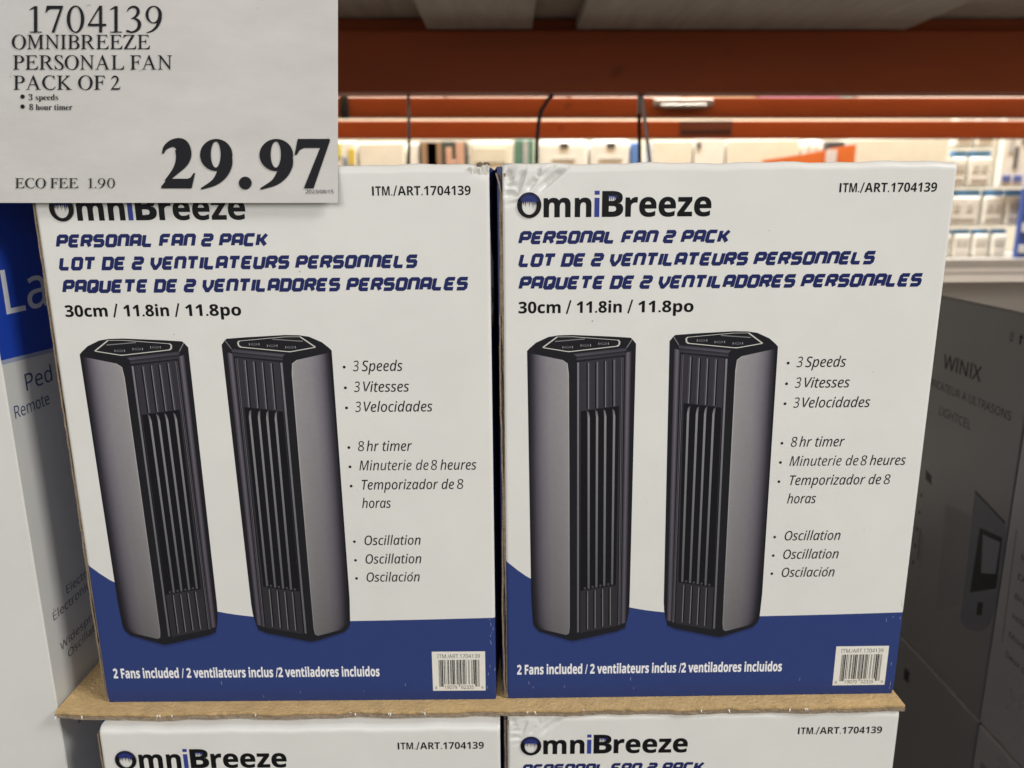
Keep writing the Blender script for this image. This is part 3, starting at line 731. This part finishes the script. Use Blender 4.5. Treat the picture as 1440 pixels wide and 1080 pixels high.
# ------------------------------------------------------------------ rack beams and the pallet overhead
def beam(y, zlo, zhi, dep, label, tilt, step=None):
    t = thing('rack_beam', (0, y, zlo), label, 'beam', 'orange rack beams'); t.rotation_euler = (0, tilt, 0)
    link('beam_face', box_mesh('beam_face', (-2.4, 0, 0), (3.2, dep, zhi - zlo), .004, 2), t, M_ORANGE)
    if step: link('step_rail', box_mesh('step_rail', (-2.4, .018, zhi - zlo + .0003), (3.2, dep, step - zlo), .003, 2), t, M_ORANGE)
    return t
bf = beam(.85, .4995, .5925, .055, 'broad dark orange steel rack beam under the grey boards', .006, .6125)
beam(1.85, .5635, .6175, .05, 'narrow orange rack beam with a black strap, between two other beams', .0065)
beam(2.15, .5290, .5835, .05, 'narrow orange rack beam carrying a dark shelf tag, above the far products', .0065)
pal = thing('loaded_pallet', (0, .12, .594), 'grey wooden pallet boards overhanging the broad orange beam', 'pallet'); pal.rotation_euler = (0, .006, 0)  # unseen overhang and depth extended to keep light off the beams
for a, b in ((-.122, .045), (.115, .640)):
    link('bottom_board', box_mesh('bottom_board', (a, 0, 0), (b, .744, .0185), .002, 1), pal, M_WOOD)
for k in range(14):
    a = -1.65 + k * .31
    link('deck_board', box_mesh('deck_board', (a, 0, .0192), (a + .306, 1.65, .040), .002, 1), pal, M_WOOD)
wl = thing('light_blocking_load', (0, .15, .6365), 'unseen brown goods added on the overhead pallet to block light', 'load')  # out of view, added to stop aisle light reaching the rear beams
for k in range(4): link('carton', box_mesh('carton', (-1.6 + k * 1.06, 0, 0), (-.56 + k * 1.06, 1.58, 1.0), .006, 2), wl, M_KRAFT)
tg = thing('shelf_tag', (.562, 2.146, .533), 'dark shelf tag stuck to the narrow orange beam', 'tag')
link('card', box_mesh('card', (0, 0, 0), (.172, .003, .046), .001, 1), tg, plain(col(96, 48, 38)))
link('printed_bar', box_mesh('printed_bar', (.006, -.001, .006), (.166, -.0001, .015)), tg, plain(col(40, 18, 20)))
st = link('black_strap', box_mesh('black_strap', (-.012, -.004, -.06), (.012, .0, 0.012), .001, 1), None, M_BLACK); st.location = (-.455, 1.845, .621)
tag(st, 'short black strap hung over the middle orange beam', 'strap')
br = thing('steel_bracket', (.42, 1.842, .606), 'small grey steel bracket on the middle orange beam', 'bracket')
link('plate', box_mesh('plate', (0, -.006, -.016), (.17, .004, .002), .002, 1), br, M_STEEL)
link('lip', box_mesh('lip', (.02, -.012, -.022), (.15, -.0062, -.012), .002, 1), br, M_STEEL)
def hang(name, parts, label, cat):
    t = thing(name, (0, .88, .40), label, cat)
    for nm, pts, r, mm_ in parts: link(nm, tube_mesh(nm, [(p[0], p[1] - .88, p[2] - .40) for p in pts], r), t, mm_)
hang('hanging_rod', [('rod', [(-.157, .88, .52), (-.159, .88, .430)], .0026, M_STEEL), ('cable', [(-.159, .88, .431), (-.161, .88, .39), (-.163, .88, .30), (-.163, .86, .15)], .0022, M_BLACK)], 'thin grey hanging rod that ends in a straight black cable', 'rod')
hang('curved_cable', [('cable', [(.105, .88, .520), (.085, .88, .505), (.072, .88, .492), (.061, .88, .475), (.056, .88, .455), (.0535, .88, .425), (.053, .88, .39), (.055, .87, .30), (.06, .86, .15)], .0033, M_BLACK)], 'black cable curving down from the broad beam', 'cable')
hang('straight_cable', [('clip', [(.221, .88, .52), (.2225, .88, .466)], .0028, M_STEEL), ('cable', [(.2225, .88, .468), (.226, .88, .39), (.228, .87, .28), (.23, .86, .15)], .0030, M_BLACK)], 'straight black cable hanging from a grey clip', 'cable')
hang('slanted_rod', [('rod', [(.226, .885, .52), (.2275, .885, .495), (.244, .885, .39), (.262, .885, .26)], .0030, M_STEEL)], 'thin grey rod slanting beside the straight black cord', 'rod')

# ------------------------------------------------------------------ far shelf with products
FY = 2.6
sh = thing('display_shelf', (0, FY, .06), 'long grey metal display shelf under the far products', 'shelf')
link('shelf_board', box_mesh('shelf_board', (-1.5, -.05, 0), (3.0, .45, .040), .004, 2), sh, M_GONDOLA)
link('back_panel', box_mesh('back_panel', (-1.5, .36, .041), (3.0, .39, .62), .003, 1), sh, plain((.62, .58, .48)))
link('upright', box_mesh('upright', (-1.5, .40, -.575), (-1.44, .445, -.001), .003, 1), sh, M_GONDOLA)
link('upright', box_mesh('upright', (2.9, .40, -.575), (2.96, .445, -.001), .003, 1), sh, M_GONDOLA)
ct = thing('low_counter', (1.0, 1.75, -.52), 'low taupe counter in front of the display shelf', 'counter')
link('counter_top', box_mesh('counter_top', (-.4, 0, .555), (1.6, .62, .60), .006, 2), ct, M_GONDOLA_D)
link('counter_base', box_mesh('counter_base', (-.36, .03, 0), (1.56, .60, .555), .004, 1), ct, M_GONDOLA)
def product(name, x0, x1, z0, z1, c, label, cat, dep=.20, y=FY, bevel=.008, prints=()):
    t = thing(name, ((x0 + x1) / 2, y, z0), label, cat); h = (x1 - x0) / 2
    link('carton_body', box_mesh('carton_body', (-h, 0, 0), (h, dep, z1 - z0), bevel, 3), t, plain(c))
    for nm, a, b, zz0, zz1, cc in prints:
        xm = (x0 + x1) / 2
        link(nm, box_mesh(nm, (a - xm, -.003, zz0 - z0), (b - xm, -.0004, zz1 - z0), .001, 1), t, plain(cc))
    return t
cream = (.76, .73, .63); wht = (.80, .79, .74)
ZB = .1005
product('product_box', -.72, -.570, ZB, .556, wht, 'white carton with yellow patches on the far shelf', 'box', prints=(('yellow_patch', -.60, -.575, .47, .53, (.65, .5, .08)), ('yellow_patch', -.67, -.625, .50, .55, (.6, .55, .12)), ('grey_patch', -.62, -.605, .46, .50, (.2, .25, .3))))
product('product_box', -.561, -.384, ZB, .552, cream, 'plain cream carton on the far shelf, left of the thin hanging rod', 'box')
product('product_box', -.372, -.332, ZB, .548, wht, 'slim white carton behind the thin hanging rod', 'box')
product('picture_box', -.328, -.150, ZB, .556, (.05, .06, .05), 'dark carton with blurred skin-toned pictures on the far shelf', 'box',
        prints=(('brown_patch', -.322, -.245, .44, .552, (.33, .21, .13)), ('tan_patch', -.300, -.262, .45, .55, (.5, .36, .25)), ('pink_patch', -.228, -.205, .45, .53, (.62, .36, .26)), ('pink_patch', -.190, -.158, .45, .55, (.60, .36, .26)), ('pink_patch', -.208, -.186, .455, .485, (.62, .38, .29))))
product('product_box', -.139, .030, ZB, .555, cream, 'cream carton beside the green carton on the far shelf', 'box', bevel=.016, prints=(('pale_panel', -.12, .0, .475, .53, (.66, .63, .52)),))
product('product_box', .034, .108, ZB, .56, (.09, .22, .17), 'green carton with grey stripe on the far shelf', 'box', prints=(('grey_stripe', .066, .086, .3, .555, (.4, .42, .42)),))
for x0, x1, lb in ((.125, .318, 'white rounded tub right behind the curved black cable'), (.323, .478, 'white rounded tub next to the straight black cord')):
    product('white_tub', x0, x1, ZB, .557, wht, lb, 'tub', bevel=.024, prints=(('dark_mark', (x0 + x1) / 2 - .015, (x0 + x1) / 2 + .018, .525, .545, (.05, .05, .06)), ('grey_lettering', (x0 + x1) / 2 - .045, (x0 + x1) / 2 + .045, .482, .489, (.4, .38, .33))))
product('product_box', .482, .512, ZB, .545, (.10, .22, .55), 'slim blue carton beside the white tubs', 'box')
for i, (x0, x1, z1, lb) in enumerate(((.56, .714, .552, 'cream carton right of the slanted grey rod'), (.722, .838, .556, 'white carton with a dark logo under the shelf tag'), (.846, 1.122, .553, 'wide cream carton between the tag and the orange tray'))):
    product('product_box', x0, x1, ZB, z1, cream if i != 1 else wht, lb, 'box', bevel=.006, prints=((('dark_mark', .73, .745, .52, .545, (.1, .1, .1)),) if i == 1 else ()))
product('white_roll', 1.13, 1.222, ZB, .552, wht, 'white wrapped roll beside the dark carton on far shelf', 'roll', bevel=.03, prints=(('fold_line', 1.155, 1.160, .44, .54, (.4, .38, .35)), ('fold_line', 1.185, 1.189, .44, .54, (.4, .38, .35))))
product('dark_box', 1.228, 1.298, ZB, .545, (.06, .06, .07), 'dark carton behind the orange tray', 'box')
t = thing('orange_tray', (1.16, FY - .09, ZB), 'slanting orange display tray with a white sticker on the far shelf', 'tray')
link('tray_wall', mesh('tray_wall', [(-.20, 0, 0), (.14, 0, 0), (.14, 0, .425), (.11, 0, .423), (-.05, 0, .392), (-.20, 0, .372), (-.20, .02, 0), (.14, .02, 0), (.14, .02, .425), (.11, .02, .423), (-.05, .02, .392), (-.20, .02, .372)],
     [(0, 1, 2, 3, 4, 5), (11, 10, 9, 8, 7, 6), (0, 6, 7, 1), (1, 7, 8, 2), (2, 8, 9, 3), (3, 9, 10, 4), (4, 10, 11, 5), (5, 11, 6, 0)]), t, plain((.72, .17, .03)))
link('sticker', box_mesh('sticker', (.03, -.003, .35), (.07, -.0004, .408)), t, plain((.75, .72, .75)))
product('product_box', 1.306, 1.690, ZB, .552, cream, 'largest cream carton on the far shelf, left of hanging packs', 'box', bevel=.006)
# blister packs: header card, clear body, product shape
def pack(x0, x1, z0, z1, label):
    t = thing('blister_pack', ((x0 + x1) / 2, FY + .02, z0), label, 'pack', 'white packs with blue headers'); h = (x1 - x0) / 2 - .003; hh = z1 - z0
    link('pack_body', box_mesh('pack_body', (-h, 0, 0), (h, .05, hh * .80), .012, 3), t, plain((.78, .77, .71)))
    link('header_card', box_mesh('header_card', (-h, .012, hh * .80 + .0005), (h, .03, hh - .004), .003, 1), t, plain((.14, .38, .76)))
    for q in (-.4, .35):
        link('printed_oval', box_mesh('printed_oval', (h * q - .010, -.0022, hh * .42), (h * q + .010, -.0003, hh * .62), .0008, 1), t, plain((.55, .53, .47)))
    link('caption_line', box_mesh('caption_line', (-h * .7, -.002, hh * .2), (h * .7, -.0003, hh * .23)), t, plain((.60, .58, .53)))
rows = [('top', .371, .512, [(1.725, 1.790), (1.792, 1.885)]), ('middle', .222, .365, [(1.725, 1.862), (1.868, 1.955), (1.958, 2.03)]), ('bottom', ZB + .0005, .214, [(1.70, 1.765), (1.768, 1.842), (1.846, 1.915), (1.920, 1.985)]), ('uppermost', .52, .66, [(1.725, 1.800), (1.806, 1.885)])]
WHO = {'top': ['beside the largest cream carton', 'beside the white appliance carton'], 'middle': ['the widest of all packs', 'between the widest pack and the navy panel', 'partly behind the navy panel'],
       'bottom': ['beside the largest cream carton', 'second from the largest cream carton', 'third from the largest cream carton', 'touching the navy panel'], 'uppermost': ['beside the largest cream carton', 'beside the white appliance carton']}
for nm, a, b, cs in rows:
    for i, (x0, x1) in enumerate(cs): pack(x0, x1, a, b, 'white blue-headed pack in the %s row, %s' % (nm, WHO[nm][i]))
product('appliance_box', 1.905, 2.035, .372, .66, wht, 'white carton with dark product picture above the packs', 'box', dep=.06, bevel=.003,
        prints=(('dark_picture', 1.950, 1.966, .44, .52, (.12, .12, .13)), ('grey_picture', 1.925, 1.946, .50, .55, (.5, .5, .48)), ('dark_dot', 1.972, 1.984, .530, .545, (.1, .1, .1)), ('dark_dot', 1.990, 2.0, .530, .545, (.1, .1, .1)), ('blue_square', 1.915, 1.948, .39, .415, (.12, .16, .42)), ('blue_square', 1.958, 1.992, .39, .415, (.12, .16, .42))))
product('sign_panel', 1.990, 2.12, ZB, .365, (.05, .09, .32), 'navy panel with red cap and white round icons', 'panel', dep=.02, y=FY - .03, bevel=.002,
        prints=(('red_cap', 2.0, 2.05, .318, .356, (.72, .12, .10)), ('white_icon', 2.005, 2.035, .27, .305, (.7, .7, .7)), ('white_icon', 2.0, 2.03, .20, .235, (.7, .7, .7)), ('white_icon', 1.998, 2.028, .12, .150, (.7, .7, .7))))
# upper far row, glimpsed between the beams
for i, (x0, x1, c, lb) in enumerate(((-.95, -.30, (.72, .68, .60), 'pale carton stored high behind the beams, above the cream cartons'), (-.28, .30, (.66, .61, .52), 'beige carton stored high behind the curved black cable'), (.32, .86, (.70, .66, .60), 'pale carton stored high behind the straight black cord'),
        (.88, 1.22, (.50, .38, .24), 'brown carton stored high beside the purple carton'), (1.24, 1.62, (.42, .20, .34), 'purple carton stored high on the far shelf'), (1.63, 1.70, (.20, .42, .42), 'slim teal carton stored high beside the purple carton'), (1.72, 2.9, (.74, .70, .62), 'wide pale carton stored high above the blue-headed packs'))):
    product('stored_box', x0, x1, .69, 1.02, c, lb, 'box', dep=.3, y=3.5, bevel=.005)
us = thing('storage_shelf', (0, 3.45, .66), 'high cream shelf board that carries the stored cartons', 'shelf')
link('shelf_board', box_mesh('shelf_board', (-1.5, 0, 0), (3.2, .45, .0295), .003, 1), us, plain((.66, .62, .52)))
link('bracket', box_mesh('bracket', (-1.2, .41, -.08), (-1.16, .45, -.0005), .002, 1), us, M_GONDOLA)
link('bracket', box_mesh('bracket', (2.6, .41, -.08), (2.64, .45, -.0005), .002, 1), us, M_GONDOLA)

# ------------------------------------------------------------------ floor, wall, and the pallet that carries the stack
tag(link('floor', box_mesh('floor', (-4, -4, -.62), (6, 6, -.5205)), None, M_CONC), kind='structure')
tag(link('wall', box_mesh('wall', (-4, 3.9, -.52), (6, 4.0, 3.2)), None, M_WALL), kind='structure')
dp = thing('stock_pallet', (0, 0, -.52), 'wooden pallet under the stacked fan cartons', 'pallet')
for k in range(5): link('deck_board', box_mesh('deck_board', (-.30 + k * .118, -.03, .142), (-.30 + k * .118 + .10, .40, .162), .002, 1), dp, M_WOOD)
for k in range(3): link('stringer', box_mesh('stringer', (-.298, -.03 + k * .19, 0), (.27, .02 + k * .19, .1415), .002, 1), dp, M_WOOD)
